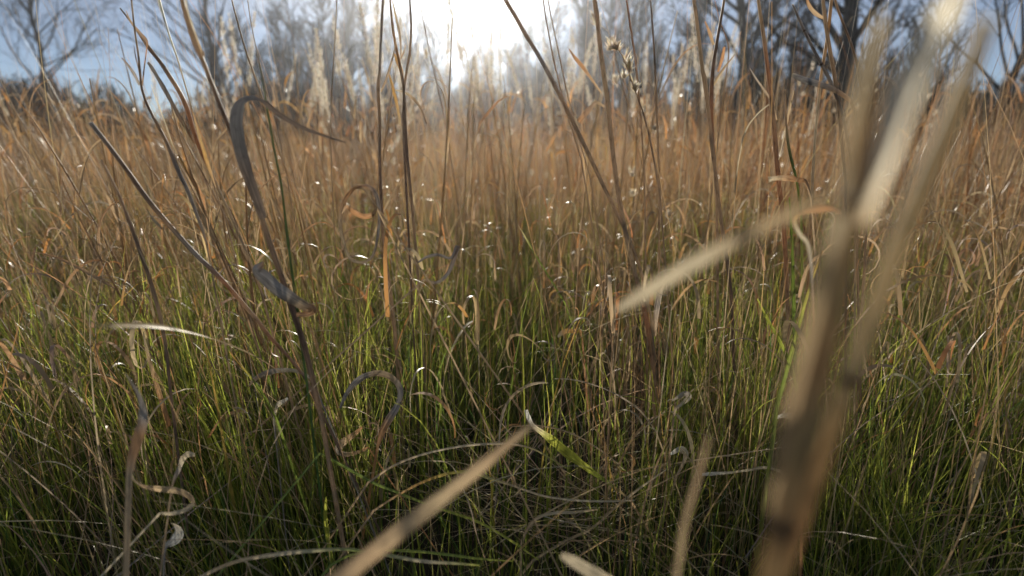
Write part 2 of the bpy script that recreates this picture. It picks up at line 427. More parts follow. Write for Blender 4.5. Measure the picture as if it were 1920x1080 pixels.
# curled dry leaves hanging in the stems
p = keep_clear(scatter(4200,0.9,6.5,0.8),0.9); n=len(p); p[:,2] = U(n,0.12,0.55)
blades(mb,p,rng.random(n)*6.283,U(n,0.0,0.7),U(n,1.5,6.5),U(n,1.2,3.2),U(n,0.10,0.32),U(n,0.003,0.009),
       pick([RUST,TAN,STRAW],n),pick([GREY,TAN,PALE,RUST],n),14,U(n,-1.0,1.0),U(n,-0.6,0.6),U(n,-1.5,1.5),0.25,3)
p = scatter(2600,6.0,20.0,0.9); n=len(p); p[:,2] = U(n,0.3,0.65)
blades(mb,p,rng.random(n)*6.283,U(n,0.0,0.7),U(n,1.5,4.5),U(n,1.2,3.2),U(n,0.15,0.35),U(n,0.006,0.014),
       pick([RUST,TAN,GOLD],n),pick([GREY,TAN,PALE,RUST],n),8,U(n,-1,1),U(n,-0.6,0.6),U(n,-1.5,1.5),0.25,3)
tag(mb.build('dry_grass', M_DRY), 'tan and rust dry grass filling the field to the trees', 'grass', kind='stuff')

# ------------------------------------------------------------------ single plants of the field, copied from a few built ones
rng = np.random.default_rng(12); random.seed(12)
def curve3(h, lean, bend, az, n=12):
    t = np.linspace(0,1,n)
    th = lean+bend*t**2
    d = np.stack([np.sin(th)*math.cos(az),np.sin(th)*math.sin(az),np.cos(th)],-1)*h/(n-1)
    return np.vstack([np.zeros(3),np.cumsum(d[1:],0)])

def leaf_from(pos, az, length, width, lean, curl, c0, c1, p=2.0, roll=0.0, n=16):
    b = MB()
    t = np.linspace(0,1,n); th = lean+curl*t**p
    d = np.stack([np.sin(th)*math.cos(az),np.sin(th)*math.sin(az),np.cos(th)],-1)*length/(n-1)
    P = np.vstack([np.zeros(3),np.cumsum(d[1:],0)])+pos
    w = width*np.minimum(1,0.45+t*4)*np.maximum(1-t**2.2,0.06)
    ref = np.array([-math.sin(az),math.cos(az),0.0])
    ribbon(b,P,w,grad(c0,c1,n),math.pi/2+roll*t,0.3,ref=ref)
    return b

def fluffy_head(P, rad, n, cols):
    """a seed head: hundreds of tiny awned florets set round the top of the stem."""
    b = MB()
    k = np.clip(rng.random(max(6,n//22))[rng.integers(0,max(6,n//22),n)]+rng.normal(0,0.055,n),0,1); idx = k*(len(P)-1); i0 = np.minimum(idx.astype(int),len(P)-2); fr = (idx-i0)[:,None]
    base = P[i0]*(1-fr)+P[i0+1]*fr
    prof = rad*np.sin(np.clip(k,0.02,1)*math.pi*0.92+0.2)**0.7
    az = rng.random(n)*6.283
    base = base + np.stack([np.cos(az),np.sin(az),np.zeros(n)],-1)*(prof*rng.random(n)*0.8)[:,None]
    blades(b,base,az,U(n,0.15,0.75),U(n,-0.2,0.7),np.ones(n),U(n,0.008,0.020),U(n,0.0016,0.0042),pick(cols,n,0.1),pick(cols,n,0.1),2,None,U(n,-1,1),None,0.2)
    return b

def plume_grass(h):
    root = empty('plume_grass',(0,0,0))
    az = random.random()*6.28
    P = curve3(h,0.02+random.random()*0.05,0.05+random.random()*0.16,az)
    b = MB(); tube(b,P,np.linspace(0.0026,0.0009,len(P)),grad(TAN,STRAW,len(P)),5); b.build('stem',M_STEM,root)
    for k in range(random.choice((2,3,3))):
        i_ = 3+k*2
        leaf_from(P[i_],random.random()*6.28,0.22+random.random()*0.14,0.008,0.25+random.random()*0.3,0.8+random.random()*2.2,TAN,random.choice([RUST,STRAW,GREY]),2,random.uniform(-1,1)).build('leaf',M_LEAF,root)
    top = smooth_path(P[-4:],8)
    fluffy_head(top,0.013+random.random()*0.008,380,[FLUFF,(0.6,0.5,0.36),(0.66,0.6,0.5),PALE]).build('seed_head',M_FLUFF,root)
    return root
def dry_stalk(h, cols, broad):
    root = empty('dry_stalk',(0,0,0))
    az = random.random()*6.28
    P = curve3(h,0.02+random.random()*0.06,0.04+random.random()*0.2,az,14)
    b = MB(); r = np.linspace(0.0036,0.0012,len(P)); r[[4,8,11]] *= 1.35
    tube(b,P,r,grad(cols[0],cols[1],len(P)),6); b.build('stem',M_STEM,root)
    for k in range(random.choice((3,4,4))):
        i_ = 3+k*3 if k<3 else 10
        leaf_from(P[i_],random.random()*6.28,0.16+random.random()*0.2,broad*(0.7+random.random()*0.6),0.1+random.random()*0.5,random.choice((0.4,1.2,2.5,4.5))*(0.7+0.6*random.random()),cols[1],cols[2],1.6+random.random()*1.5,random.uniform(-1.5,1.5),20).build('leaf',M_LEAF,root)
    return root
def seed_weed(h):
    root = empty('seed_weed',(0,0,0))
    P = curve3(h,0.04,0.35,random.random()*6.28,14)
    b = MB(); tube(b,P,np.linspace(0.0022,0.0007,len(P)),grad(BROWN,TAN,len(P)),5); b.build('stem',M_STEM,root)
    for k in range(9):
        q = P[5+k]; a=random.random()*6.28; l=0.05+0.05*random.random()
        e = q+np.array([math.cos(a)*l*0.6,math.sin(a)*l*0.6,l*0.8]); sp_ = smooth_path([q,(q+e)/2+[0,0,-0.006],e],4)
        b = MB(); tube(b,sp_,0.0006,np.array(TAN),4); b.build('branchlet',M_STEM,root)
        fluffy_head(np.array([e-[0,0,0.03],e]),0.012,60,[FLUFF,PALE,STRAW]).build('seed_head',M_FLUFF,root)
    return root

def place(protos, spots, label, cat, group, lean=0.10, left=True):
    used = set()
    for (x,y,s) in spots:
        k = random.randrange(len(protos)); o = protos[k] if k not in used else copy_tree(protos[k])
        used.add(k)
        o.location = (x,y,-0.02); o.scale = (s,s,s)
        rz = random.random()*6.28
        lx = random.gauss(0,lean); ly = random.gauss(0,lean)
        if left and x < -0.25*y: ly -= 0.14
        o.rotation_euler = (lx,ly,rz)
        tag(o,label,cat,group)
    for k in range(len(protos)):
        if k not in used:
            for ch in list(protos[k].children): bpy.data.objects.remove(ch)
            bpy.data.objects.remove(protos[k])

def spots(n, y0, y1, pmin, pmax, s0, s1, pw=1.0):
    res=[]
    for _ in range(n):
        y = y0+(y1-y0)*random.random()**pw
        px = random.uniform(pmin,pmax)
        res.append(((px-960)/F*y*1.02, y, random.uniform(s0,s1)))
    return res

plumes = [plume_grass(h) for h in (1.15,1.25,1.3,1.4,1.2,1.35)]
place(plumes, spots(56,2.8,6.5,420,1400,1.0,1.25)+spots(8,2.6,4.0,600,1120,1.05,1.25)+spots(20,3.2,7,-60,2000,0.9,1.1),
      'slender dry grass plume with a pale silvery seed head against the trees','plume grass','silvery seed plumes rising above the field')
stalks = [dry_stalk(h,[TAN,STRAW,random.choice([GREY,RUST,TAN])],0.008) for h in (0.95,1.05,1.15,1.2,1.0,1.1)]
place(stalks, spots(130,1.5,6.0,-80,2000,0.85,1.15),
      'tall thin tan grass stalk with curling leaves standing in the dry field','grass stalk','tall tan stalks standing in the field')
rusty = [dry_stalk(h,[BROWN,RUST,random.choice([RUST,GOLD])],0.014) for h in (0.85,0.95,1.0,0.9)]
place(rusty, spots(66,2.4,7.0,1180,2000,0.9,1.25)+spots(30,2.6,7,200,1180,0.85,1.1),
      'rusty orange grass stalk with broad drying leaves near the field top','grass stalk','rusty broad leaved stalks in the field')
slant = [dry_stalk(h,[BROWN,TAN,random.choice([RUST,TAN])],0.010) for h in (0.85,0.95,1.0)]
for k,(px,Yy) in enumerate([(330,1.1),(390,1.25),(450,1.2),(300,1.45),(420,1.5),(500,1.6),(240,1.2),(360,1.7),(280,1.8),(530,1.9),(180,1.4),(90,1.5),(470,2.1),(340,2.2)]):
    o = slant[k] if k<3 else copy_tree(slant[k%3])
    o.location = ((px+150-960)/F*Yy, Yy, -0.02); o.rotation_euler = (random.gauss(0,0.05),-random.uniform(0.22,0.45),random.uniform(-0.6,0.6)); o.scale=(random.uniform(0.85,1.1),)*3
    tag(o,'brown leafy grass stalk slanting to the left with the left bundle','grass stalk','leafy stalks slanting left')
weeds = [seed_weed(h) for h in (1.0,1.1,1.2)]
place(weeds, spots(16,2.0,5.0,420,1700,0.95,1.15),
      'nodding brown weed stem dotted with small pale seed tufts','weed','seeding weeds among the stalks')

# ------------------------------------------------------------------ trees and shrubs beyond the field
rng = np.random.default_rng(21); random.seed(21)
def grow_branch(mb, p0, d0, length, r0, level, maxlevel, kids, up, wig, cols, sides):
    n = max(4,int(5-level)+3)
    P=[np.array(p0)]; d=np.array(d0,float)
    for i_ in range(n):
        d = d+rng.normal(0,wig,3)+np.array([0,0,up]); d/=np.linalg.norm(d)
        P.append(P[-1]+d*length/n)
    P=np.array(P); r=np.linspace(r0,r0*0.35,len(P))
    tube(mb[0 if level==0 else 1],P,r,np.array(cols),sides if level<2 else 3)
    if level>=maxlevel: return
    for k in range(kids[level]):
        f = 0.25+0.75*(k+random.random())/kids[level]
        idx=f*(len(P)-1); i0=min(int(idx),len(P)-2); fr=idx-i0
        q=P[i0]*(1-fr)+P[i0+1]*fr; t=P[i0+1]-P[i0]; t/=np.linalg.norm(t)
        a=rng.normal(0,1,3); a-=t*(a@t); a/=np.linalg.norm(a)
        ang=R(random.uniform(25,62)) if level<2 else R(random.uniform(25,75))
        nd=t*math.cos(ang)+a*math.sin(ang)
        grow_branch(mb,q,nd,length*random.uniform(0.38,0.62)*(1.1-0.5*f)*(0.6 if up>0.085 and level==0 else 1),max(r0*0.38*(1.1-0.6*f),(0.03,0.018,0.009,0.008)[level] if level<4 else 0.008),level+1,maxlevel,kids,up,wig,cols,sides)

BARK = (0.04,0.037,0.034); BARK2=(0.05,0.045,0.036)
def bare_tree(h, r, lean, kids=(16,7,6), up=0.05, wig=0.09, col=BARK, maxlevel=3):
    root = empty('bare_tree',(0,0,0))
    m=[MB(),MB()]
    grow_branch(m,(0,0,-0.3),(lean[0],lean[1],1),h,r,0,maxlevel,kids,up,wig,col,9)
    m[0].build('trunk',M_BARK,root); m[1].build('crown',M_BARK,root)
    return root
def bare_shrub(h, stems=9, col=BARK2):
    root = empty('bare_shrub',(0,0,0))
    m=[MB(),MB()]
    for k in range(stems):
        a=random.random()*6.28; s=random.uniform(0.1,0.5)
        grow_branch(m,(math.cos(a)*0.25,math.sin(a)*0.25,-0.2),(math.cos(a)*s,math.sin(a)*s,1),h*random.uniform(0.6,1.0),0.03,0,2,(14,8),0.06,0.1,col,5)
    m[0].build('stem',M_BARK,root); m[1].build('twig',M_BARK,root)
    return root
def stand(o, px, Y, label, cat, group=None, s=1.0, rz=0.0):
    o.location=((px-960)/F*Y*1.02, Y, 0); o.scale=(s,s,s); o.rotation_euler=(0,0,rz)
    tag(o,label,cat,group)

stand(bare_tree(9.5,0.17,(-0.10,0),(22,8,6)),432,27,'tall bare tree with a slim dark leaning trunk against blue sky, left of the bushes','bare tree')
stand(bare_tree(8.5,0.13,(0.0,0),(24,9,6),0.11),672,27,'dense upright bare tree with many fine ascending twigs left of the sun','bare tree')
stand(bare_tree(7.5,0.09,(-0.12,0),(22,8,6),0.10),612,29,'slender bare tree with fine ascending twigs at the outer edge of the dense upright one','bare tree')
stand(bare_tree(9.5,0.21,(0.02,0),(24,10,7),0.04,0.12),1362,21,'bare tree with a straight dark trunk and spreading crooked limbs right of the sun','bare tree')
stand(bare_tree(9.5,0.30,(-0.03,0),(24,10,7),0.03,0.13),1545,18,'thickest bare tree with heavy black crooked limbs behind the blurred foreground cane','bare tree')
stand(bare_tree(8.0,0.10,(0.05,0),(20,8,6),0.10),1150,26,'thin bare tree with many upright branches between the sun and the straight dark trunk','bare tree')
stand(bare_tree(9,0.10,(0.05,0),(20,8,6),0.10),1245,28,'bare young tree with brushy twigs just left of the straight dark trunk','bare tree')
stand(bare_tree(10,0.16,(0.0,0),(24,10,7)),1790,22,'bare tree with open dark limbs beyond the foreground cane at the right edge','bare tree')
stand(bare_tree(10,0.14,(0.05,0),(24,10,7)),120,28,'bare tree with an open crown at the far left of the field edge','bare tree')
small = [bare_tree(4.6,0.05,(0,0),(24,7,5),0.1), bare_tree(4.2,0.045,(0.05,0),(22,7,5),0.1)]
for k,(px,Yy,s) in enumerate([(790,27,0.95),(840,30,0.95),(905,26,0.92),(960,28,1.1),(1030,26,1.25),(1085,28,1.55),(1130,27,1.5),(1190,27,1.6),(1300,27,1.5),(1400,27,1.6),(1585,25,1.5),(1700,26,1.5),(640,27,1.5),(700,28,1.5),(735,28,1.1),(560,26,1.0),(1430,27,1.0),(1480,28,1.0),(1640,25,1.1),(1880,27,1.2),(20,29,1.0),(240,31,0.8)]):
    o = small[k%2] if k<2 else copy_tree(small[k%2])
    stand(o,px,Yy,'low bare sapling with brushy upright twigs in the thicket at the field edge','sapling','bare saplings along the field edge',s,random.random()*6.28)
for k in range(34):
    o = copy_tree(small[k%2])
    stand(o,430+1290*(k+random.random())/34,random.uniform(22.5,25.5),'low bare sapling with brushy upright twigs in the thicket at the field edge','sapling','bare saplings along the field edge',random.uniform(0.75,1.25),random.random()*6.28)
shr = [bare_shrub(3.0,13),bare_shrub(3.4,15),bare_shrub(2.6,14)]
k=0
for px in np.arange(-120,2060,44):
    for Yy in (23.5,27.5):
        o = shr[k] if k<3 else copy_tree(shr[k%3])
        s = random.uniform(0.6,1.0)*(0.75 if 150<px<420 else 1.0)
        stand(o,px+random.uniform(-20,20),Yy+random.uniform(-1,1),'dark leafless twiggy shrub in the thicket under the trees','shrub','leafless shrubs along the field edge',s,random.random()*6.28)
        k+=1

# ------------------------------------------------------------------ the plants one can tell apart close to the camera
rng = np.random.default_rng(5); random.seed(5)
def px_path(pts, Y, sub=6, dY=0.0, bow=0.0):
    n=len(pts); t=np.linspace(0,1,n)
    P=np.array([at(a,b,Y+dY*t_+bow*math.sin(math.pi*t_)) for (a,b),t_ in zip(pts,t)])
    return smooth_path(P,sub)
def widths(w, P):
    """a width list in photo pixels, at the depth of each point, in metres"""
    n=len(P); w=np.interp(np.linspace(0,1,n),np.linspace(0,1,len(w)),w)
    return w*(P[:,1]*CP-(P[:,2]-CAM[2])*SP)/F
def down_to_ground(P, w, c):
    """carry the lower end on to the soil where it is rooted"""
    d=P[-1]-P[max(-len(P),-4)]; d=d/np.linalg.norm(d); d=d*0.6+np.array([0,0,-0.4]); d[2]=min(d[2],-0.45); d/=np.linalg.norm(d)
    if P[-1,2]>0:
        L_=(P[-1,2]+0.03)/-d[2]; k=max(2,int(L_/0.03))
        Q=P[-1]+d*np.linspace(0,L_,k+1)[1:,None]
        P=np.vstack([P,Q]); w=np.concatenate([w,np.full(k,w[-1])]); c=np.vstack([c,np.tile(c[-1],(k,1))])
    return P,w,c
def cgrad(cols, n):
    cols=np.asarray(cols,float); t=np.linspace(0,1,n)
    return np.stack([np.interp(t,np.linspace(0,1,len(cols)),cols[:,i]) for i in range(3)],-1)

def blade(name,label,cat,pts,Y,w,cols,roll=0.0,dY=0.0,bow=0.0,root=True,mat=None,group=None,fold=0.3,parent=None,origin=None):
    """one leaf or blade along a path; the last point is the root end"""
    P=px_path(pts,Y,6,dY,bow); ww=widths(w,P); c=cgrad(cols,len(P))
    if root: P,ww,c=down_to_ground(P,ww,c)
    ww=ww*(1+0.07*np.interp(np.arange(len(P)),np.arange(0,len(P)+4,4),rng.normal(0,1,len(np.arange(0,len(P)+4,4)))))
    rl=np.interp(np.linspace(0,1,len(P)),np.linspace(0,1,len(np.atleast_1d(roll))),np.atleast_1d(roll)) 
    b=MB(); ribbon(b,P,ww,c,rl,fold)
    org = P[-1] if origin is None else origin
    o=b.build(name,mat or M_LEAF,parent,org)
    if parent is None: tag(o,label,cat,group)
    return o

def stalk(name,label,cat,pts,Y,w,cols,leaves=(),nodes=(),dY=0.0,group=None,sides=8,heads=(),smat=None):
    P=px_path(pts,Y,6,dY); ww=widths(w,P)/2*(0.86 if smat is None else 0.52); c=np.minimum(cgrad(cols,len(P))*(1.2 if smat is None else 1.1),0.8); c=c*0.72+c.mean(1,keepdims=True)*0.28 if smat is None else c*np.array([1.0,0.95,0.80])
    n0=len(P)
    for f in nodes:
        k=int(f*(n0-1)); ww[k]*=1.0
    P2,w2,c2=down_to_ground(P,ww,c)
    org=P2[-1]
    root=empty(name,org); tag(root,label,cat,group)
    b=MB(); tube(b,P2,w2,c2,sides); b.build('stem',smat or M_STEM,root,org)
    for f in nodes:
        k=min(max(1,int(f*(n0-1))),n0-2); t=P[k+1]-P[k-1]; t/=np.linalg.norm(t); rr=ww[k]
        Q=P[k]+t*np.linspace(-0.7,0.7,7)[:,None]*rr
        b=MB(); tube(b,Q,rr*np.array([0.98,1.04,1.12,1.15,1.12,1.04,0.98]),np.array(BROWN)*0.6,sides); b.build('node',M_STEM,root,org)
    for lf in leaves:
        blade('leaf',None,None,lf['pts'],lf.get('Y',Y),lf['w'],lf['cols'],lf.get('roll',0.0),lf.get('dY',0.0),lf.get('bow',0.0),False,lf.get('mat'),None,lf.get('fold',0.3),root,org)
    for hd in heads:
        HP=px_path(hd['pts'],Y,8,dY)
        b=fluffy_head(HP,hd.get('rad',0.01),hd.get('n',160),[FLUFF,PALE,STRAW]); b.build('seed_head',M_FLUFF,root,org)
    return root

# blurred canes right before the lens
stalk('dry_cane','thick out of focus tan cane leaning right, with dark joints and a long drooping leaf','cane',
      [(1652,40),(1643,95),(1632,160),(1617,280),(1602,375),(1583,480),(1556,610),(1526,740),(1496,870),(1468,985),(1446,1090)],0.165,
      [26,44,50,54,60,72,84,92,92,90,92],[PALE,STRAW,STRAW,TAN,STRAW,STRAW,TAN,STRAW,TAN,STRAW],nodes=(0.40,0.91),dY=-0.015,sides=14,smat=M_CANE,
      leaves=[dict(pts=[(1652,30),(1630,120),(1608,220),(1594,310),(1588,370)],w=[18,26,28,26,18],cols=[PALE,PALE,STRAW,PALE],Y=0.162,roll=[0.5,0.4]),  # pale sheath strip along the left, coloured for the cane's lit side
              dict(pts=[(1578,400),(1560,470),(1530,590),(1500,720),(1470,850),(1450,960)],w=[16,26,30,30,28,18],cols=[PALE,STRAW,STRAW,TAN,STRAW],Y=0.158,roll=[0.5,0.4]),  # lower sheath strip, its pale colour again standing for the lit side
              dict(pts=[(1158,582),(1200,556),(1260,518),(1330,478),(1400,442),(1480,402),(1550,372),(1602,368)],w=[14,32,36,36,34,34,32,26],cols=[PALE,PALE,PALE,STRAW,STRAW,STRAW],Y=0.30,dY=-0.12,roll=[0.2,0.4,0.5,0.7]),
              dict(pts=[(1850,-110),(1785,0),(1728,100),(1688,190),(1662,275),(1642,350),(1622,420)],w=[20,34,48,54,48,34,20],cols=[(0.8,0.7,0.5),(0.85,0.75,0.55),(0.85,0.75,0.55),(0.8,0.7,0.5),STRAW],mat=M_BRIGHT,Y=0.14,dY=0.02,roll=[0.5,0.3,0.1,0.0])])  # leaf coloured extra bright to stand for the sun behind it
stalk('dry_cane','out of focus pale cane leaning steeply right, crossing behind the jointed cane','cane',
      [(1850,40),(1790,200),(1728,350),(1672,490),(1625,620),(1585,730),(1545,850),(1500,980),(1462,1090)],0.18,
      [60,62,66,66,66,62,58,54,50],[PALE,PALE,PALE,PALE,PALE,STRAW,TAN,TAN],nodes=(0.62,),sides=14,smat=M_CANE)
blade('dry_leaf','broad straw coloured blade lying diagonally, out of focus, its tip meeting a green leaf','grass blade',
      [(1000,794),(960,826),(900,876),(820,940),(740,1004),(660,1068),(600,1116)],0.36,[7,15,23,29,33,36,37],[STRAW,TAN,STRAW,TAN,TAN],[0.3,0.2,0.1],dY=-0.06)
blade('dry_leaf','short pale straw tip, out of focus, poking up over bent straws','grass blade',
      [(1052,1040),(1078,1055),(1110,1074),(1150,1098),(1190,1130)],0.40,[12,22,26,26,24],[PALE,PALE,STRAW],0.2)
blade('dry_leaf','out of focus tan blade, upright, left of the jointed cane foot','grass blade',
      [(1330,815),(1318,860),(1300,920),(1282,990),(1268,1085)],0.25,[4,8,10,11,11],[TAN,TAN,STRAW],0.8)
blade('dry_leaf','pale soft straw arching low across the left grass, out of focus','grass blade',
      [(180,612),(240,609),(300,612),(360,624),(420,642),(475,666),(515,690),(545,712)],0.42,[6,8,9,9,9,7,5,3],[STRAW,PALE,STRAW,TAN],[0.2,0.1],dY=0.55)

# the stalk with the curled grey leaf
stalk('curled_leaf_stalk','brown grass stalk with a broad grey leaf arching over into a hook','grass stalk',
      [(330,-60),(340,-5),(352,40),(366,82),(382,118),(396,155),(412,195),(430,240),(446,280),(468,340),(488,400),(508,462),(530,525),(550,585),(568,640),(586,710),(602,780)],0.80,
      [9,9,10,12,9,9,9,9.5,10,11,11,12,12,13,13,12,10],[TAN,TAN,TAN,BROWN,BROWN,TAN,BROWN,BROWN,TAN],nodes=(),
      leaves=[dict(pts=[(650,268),(612,256),(575,243),(545,228),(520,212),(500,195),(484,186),(468,184),(454,190),(446,205),(443,228),(446,256),(453,290),(464,325),(478,365),(494,410)],
                   w=[2,5,8,9,10,10,11,14,20,25,27,27,24,21,18,13],cols=[BROWN,BROWN,BROWN,BROWN,(0.2,0.175,0.15),(0.2,0.175,0.15),(0.19,0.165,0.14),(0.17,0.14,0.11),BROWN,BROWN],mat=M_DULL,Y=0.80,dY=-0.03,roll=[0.4,0.4,0.4,0.8,0.5,0.1,0.0,0.0,0.0]),  # dark grey stands in for shade and sky sheen on its face
              dict(pts=[(345,-20),(352,20),(362,52),(372,80),(381,104),(381,96)],w=[8,9,8,7,5,3],cols=[PALE,PALE,TAN,BROWN],Y=0.79,roll=[0.9,0.7,0.4]),
              dict(pts=[(496,494),(484,502),(482,508),(496,520),(518,540),(545,558),(572,574),(588,580),(578,588),(556,590)],w=[16,20,22,25,25,23,20,14,10,8],cols=[RUST,GREY,GREY,GREY,GREY,TAN,RUST,RUST,RUST],mat=M_DULL,Y=0.78,roll=[0.9,0.4,0.0,0.0,0.1,0.4])])
blade('green_leaf','single thin dark green upright grass blade beside the hooked grey leaf','grass blade',
      [(486,118),(492,150),(502,210),(514,280),(527,345),(536,420),(546,500),(556,575),(566,650),(578,740)],0.82,[1.5,3.5,5,6,6,6,6.5,7,7,6],[(0.10,0.12,0.03),(0.10,0.13,0.03),DEEP,DEEP],[0.5,0.3],mat=M_DULL)

# left hand bundle
stalk('rust_stalk','leaning rusty grass stalk with a blunt grey spear-like leaf, left of the hooked leaf','grass stalk',
      [(225,15),(240,34),(258,58),(278,88),(300,116),(318,143),(336,172),(350,202),(360,236),(372,272),(390,312),(408,352),(428,395),(448,440),(468,488),(488,540)],1.0,
      [3,4,6,8,8,9,9,10,9,8,7,6,6,5,5,5],[GREY,TAN,BROWN,TAN,RUST,RUST,STRAW,STRAW,TAN],
      leaves=[dict(pts=[(277,117),(284,126),(296,146),(310,170),(324,196),(338,222),(352,246),(366,270)],w=[5,8,9,9,9,8,6,4],cols=[GREY,GREY,BROWN,RUST],mat=M_DULL,Y=0.98,roll=0.3),
              dict(pts=[(236,20),(245,40),(262,62),(274,76),(276,88),(270,78)],w=[2,5,8,8,5,2],cols=[TAN,BROWN,BROWN],Y=0.99,roll=0.5),
              dict(pts=[(362,210),(372,250),(384,290),(395,325),(404,352)],w=[2,7,9,8,4],cols=[STRAW,GOLD,TAN],Y=0.99,roll=0.4)])
stalk('forked_stalk','thin dry stalk with dark narrow leaves forking where it kinks, by the left bundle','grass stalk',
      [(244,-30),(248,15),(253,60),(259,100),(263,140),(266,166),(276,196),(292,228),(308,258),(322,290),(336,324),(352,358),(368,400),(384,445),(392,480)],0.95,
      [3,3.5,4,4,4.5,5,6,6,7,8,9,8,6,5,4],[STRAW,STRAW,TAN,BROWN,TAN,GREY,GREY,STRAW],
      leaves=[dict(pts=[(276,76),(274,100),(270,130),(267,160)],w=[1,3,4,4],cols=[RUST,RUST,BROWN],roll=0.3),
              dict(pts=[(228,108),(240,122),(252,140),(262,160)],w=[2,6,7,5],cols=[BROWN,GREY,GREY],roll=0.3),
              dict(pts=[(251,84),(254,105),(260,130),(264,158)],w=[1,4,4,3],cols=[BROWN,BROWN,TAN],roll=0.5),
              dict(pts=[(334,290),(350,318),(366,346),(380,372),(386,400),(392,440)],w=[4,9,10,8,4,2],cols=[GOLD,RUST,RUST,TAN],Y=0.93,roll=0.4)])
stalk('slanting_stalk','thick rust and grey stalk slanting down to the right across the left grass','grass stalk',
      [(170,230),(205,275),(240,322),(258,348),(280,378),(305,408),(335,442),(370,480),(402,510),(432,542),(456,570),(482,600),(508,634),(540,668),(570,705)],0.88,
      [9,9,9,10,10,10,10,10,10,9,9,8,8,7,6],[GREY,BROWN,BROWN,TAN,GREY,RUST,TAN,RUST,BROWN],
      leaves=[dict(pts=[(276,394),(288,412),(300,424),(303,430)],w=[2,7,7,3],cols=[PALE,PALE,STRAW],Y=0.86,roll=0.6)])
stalk('slanting_stalk','thin brown stalk slanting down beside and below the thick rust and grey one','grass stalk',
      [(190,300),(220,360),(244,420),(262,470),(278,515),(292,560),(304,610),(312,660),(318,720)],0.85,[5,6,7,8,8,8,7,7,6],[TAN,BROWN,TAN,BROWN])
stalk('bleached_stalk','bleached whitish thin stalk curving down past the top of the left bundle','grass stalk',
      [(290,-40),(297,-5),(306,28),(318,68),(331,105),(343,145),(356,190),(368,235),(384,290),(402,350),(425,420)],1.05,[6,6,5,4,3.5,3,3,3,3,3,3],[PALE,FLUFF,PALE,STRAW,TAN],sides=6)
blade('bleached_leaf','small white spiky leaf glinting inside the left bundle','grass blade',
      [(283,158),(290,178),(300,205),(310,232),(322,268),(336,310),(352,370)],0.97,[1.5,4,4.5,3,3,2,2],[FLUFF,PALE,STRAW],0.5)
straws = [([(430,-20),(440,20),(452,65),(466,110),(480,148),(494,190),(508,235),(524,285),(542,335),(560,400)],1.1,[3,3.5,4,4,4,5,4,4,3,3],[TAN,TAN,STRAW,GOLD],'thin tan straw leaning left, crossing over the hooked leaf'),
          ([(462,-20),(468,25),(476,70),(486,115),(498,160),(512,215),(530,290)],1.3,[2,2,2,2,2.2,2.2,2.2],[STRAW,STRAW,TAN],'hair thin straw beside the tan straw over the hooked leaf'),
          ([(632,-20),(630,40),(626,110),(622,180),(620,250),(622,330)],1.3,[2,2.2,2.4,2.4,2.4,2.4],[STRAW,TAN],'hair thin upright straw before the dense upright tree'),
          ([(1016,-20),(1022,25),(1030,70),(1038,112),(1048,155),(1066,220),(1090,300)],1.3,[2.5,3,3,3.2,3.4,3.4,3.4],[TAN,TAN],'left of two thin parallel straws right of the sun glow'),
          ([(1024,-20),(1032,25),(1042,72),(1052,120),(1062,168),(1080,240),(1106,330)],1.35,[2.5,2.6,2.8,3,3,3,3],[STRAW,TAN],'right of two thin parallel straws right of the sun glow'),
          ([(1172,-20),(1178,22),(1185,70),(1191,110),(1196,160),(1202,230),(1208,320)],1.3,[3,3.5,4,4,4,4,4],[RUST,TAN],'thin reddish straw beside the nodding seed weed'),
          ([(1218,-20),(1222,30),(1226,90),(1229,150),(1232,230),(1236,330)],1.45,[3,4,4,4.5,5,5],[BROWN,TAN],'brown upright straw right of the nodding seed weed'),
          ([(788,10),(796,50),(806,100),(820,160),(836,230)],2.0,[2,2.4,3,3,3],[TAN,TAN],'thin straw leaning left, silhouetted just under the sun'),
          ([(1340,0),(1350,40),(1366,90),(1360,150)],1.5,[2,2,3,3],[RUST,TAN],'short reddish straw crossing the paired stems under the straight dark trunk')]
for pts,Yy,w,cols,lb in straws:
    stalk('straw',lb,'straw',pts,Yy,w,cols,sides=5)

# middle stalks
stalk('grass_stalk','straight upright brown stalk with one side leaf, leftmost of the trio under the sun','grass stalk',
      [(720,-40),(717,20),(714,80),(712,130),(709,165),(712,230),(712,300),(715,380),(720,460),(732,550),(742,640),(748,720)],1.25,[5.5,6,6,6,8,6,6,7,8,9,9,8],[TAN,GREY,TAN,BROWN,TAN,TAN],
      leaves=[dict(pts=[(743,70),(738,100),(730,130),(722,155),(714,172)],w=[1,3.5,5,5,4],cols=[STRAW,TAN,TAN],roll=0.4)])
stalk('grass_stalk','stalk with torn golden leaves, middle of the trio under the sun','grass stalk',
      [(730,-20),(734,30),(740,75),(748,115),(755,150),(758,190),(760,240),(764,300),(772,380),(780,470)],1.3,[4,5,6,7,6,6,7,7,7,6],[STRAW,GOLD,TAN,BROWN,TAN],
      leaves=[dict(pts=[(738,98),(744,112),(752,132),(756,160)],w=[2,7,8,4],cols=[GOLD,GOLD,TAN],roll=0.4),
              dict(pts=[(761,84),(757,98),(751,112)],w=[1,3,3],cols=[TAN,TAN],roll=0.3),
              dict(pts=[(735,0),(742,30),(750,70),(752,110)],w=[2,5,5,3],cols=[STRAW,TAN],roll=0.6),
              dict(pts=[(730,140),(738,170),(746,205),(750,235)],w=[3,7,7,4],cols=[GOLD,GOLD,STRAW],roll=0.5),
              dict(pts=[(738,168),(760,174),(778,188),(790,205),(800,232)],w=[2,6,8,7,4],cols=[PALE,TAN,BROWN],roll=0.9,fold=0.5)])
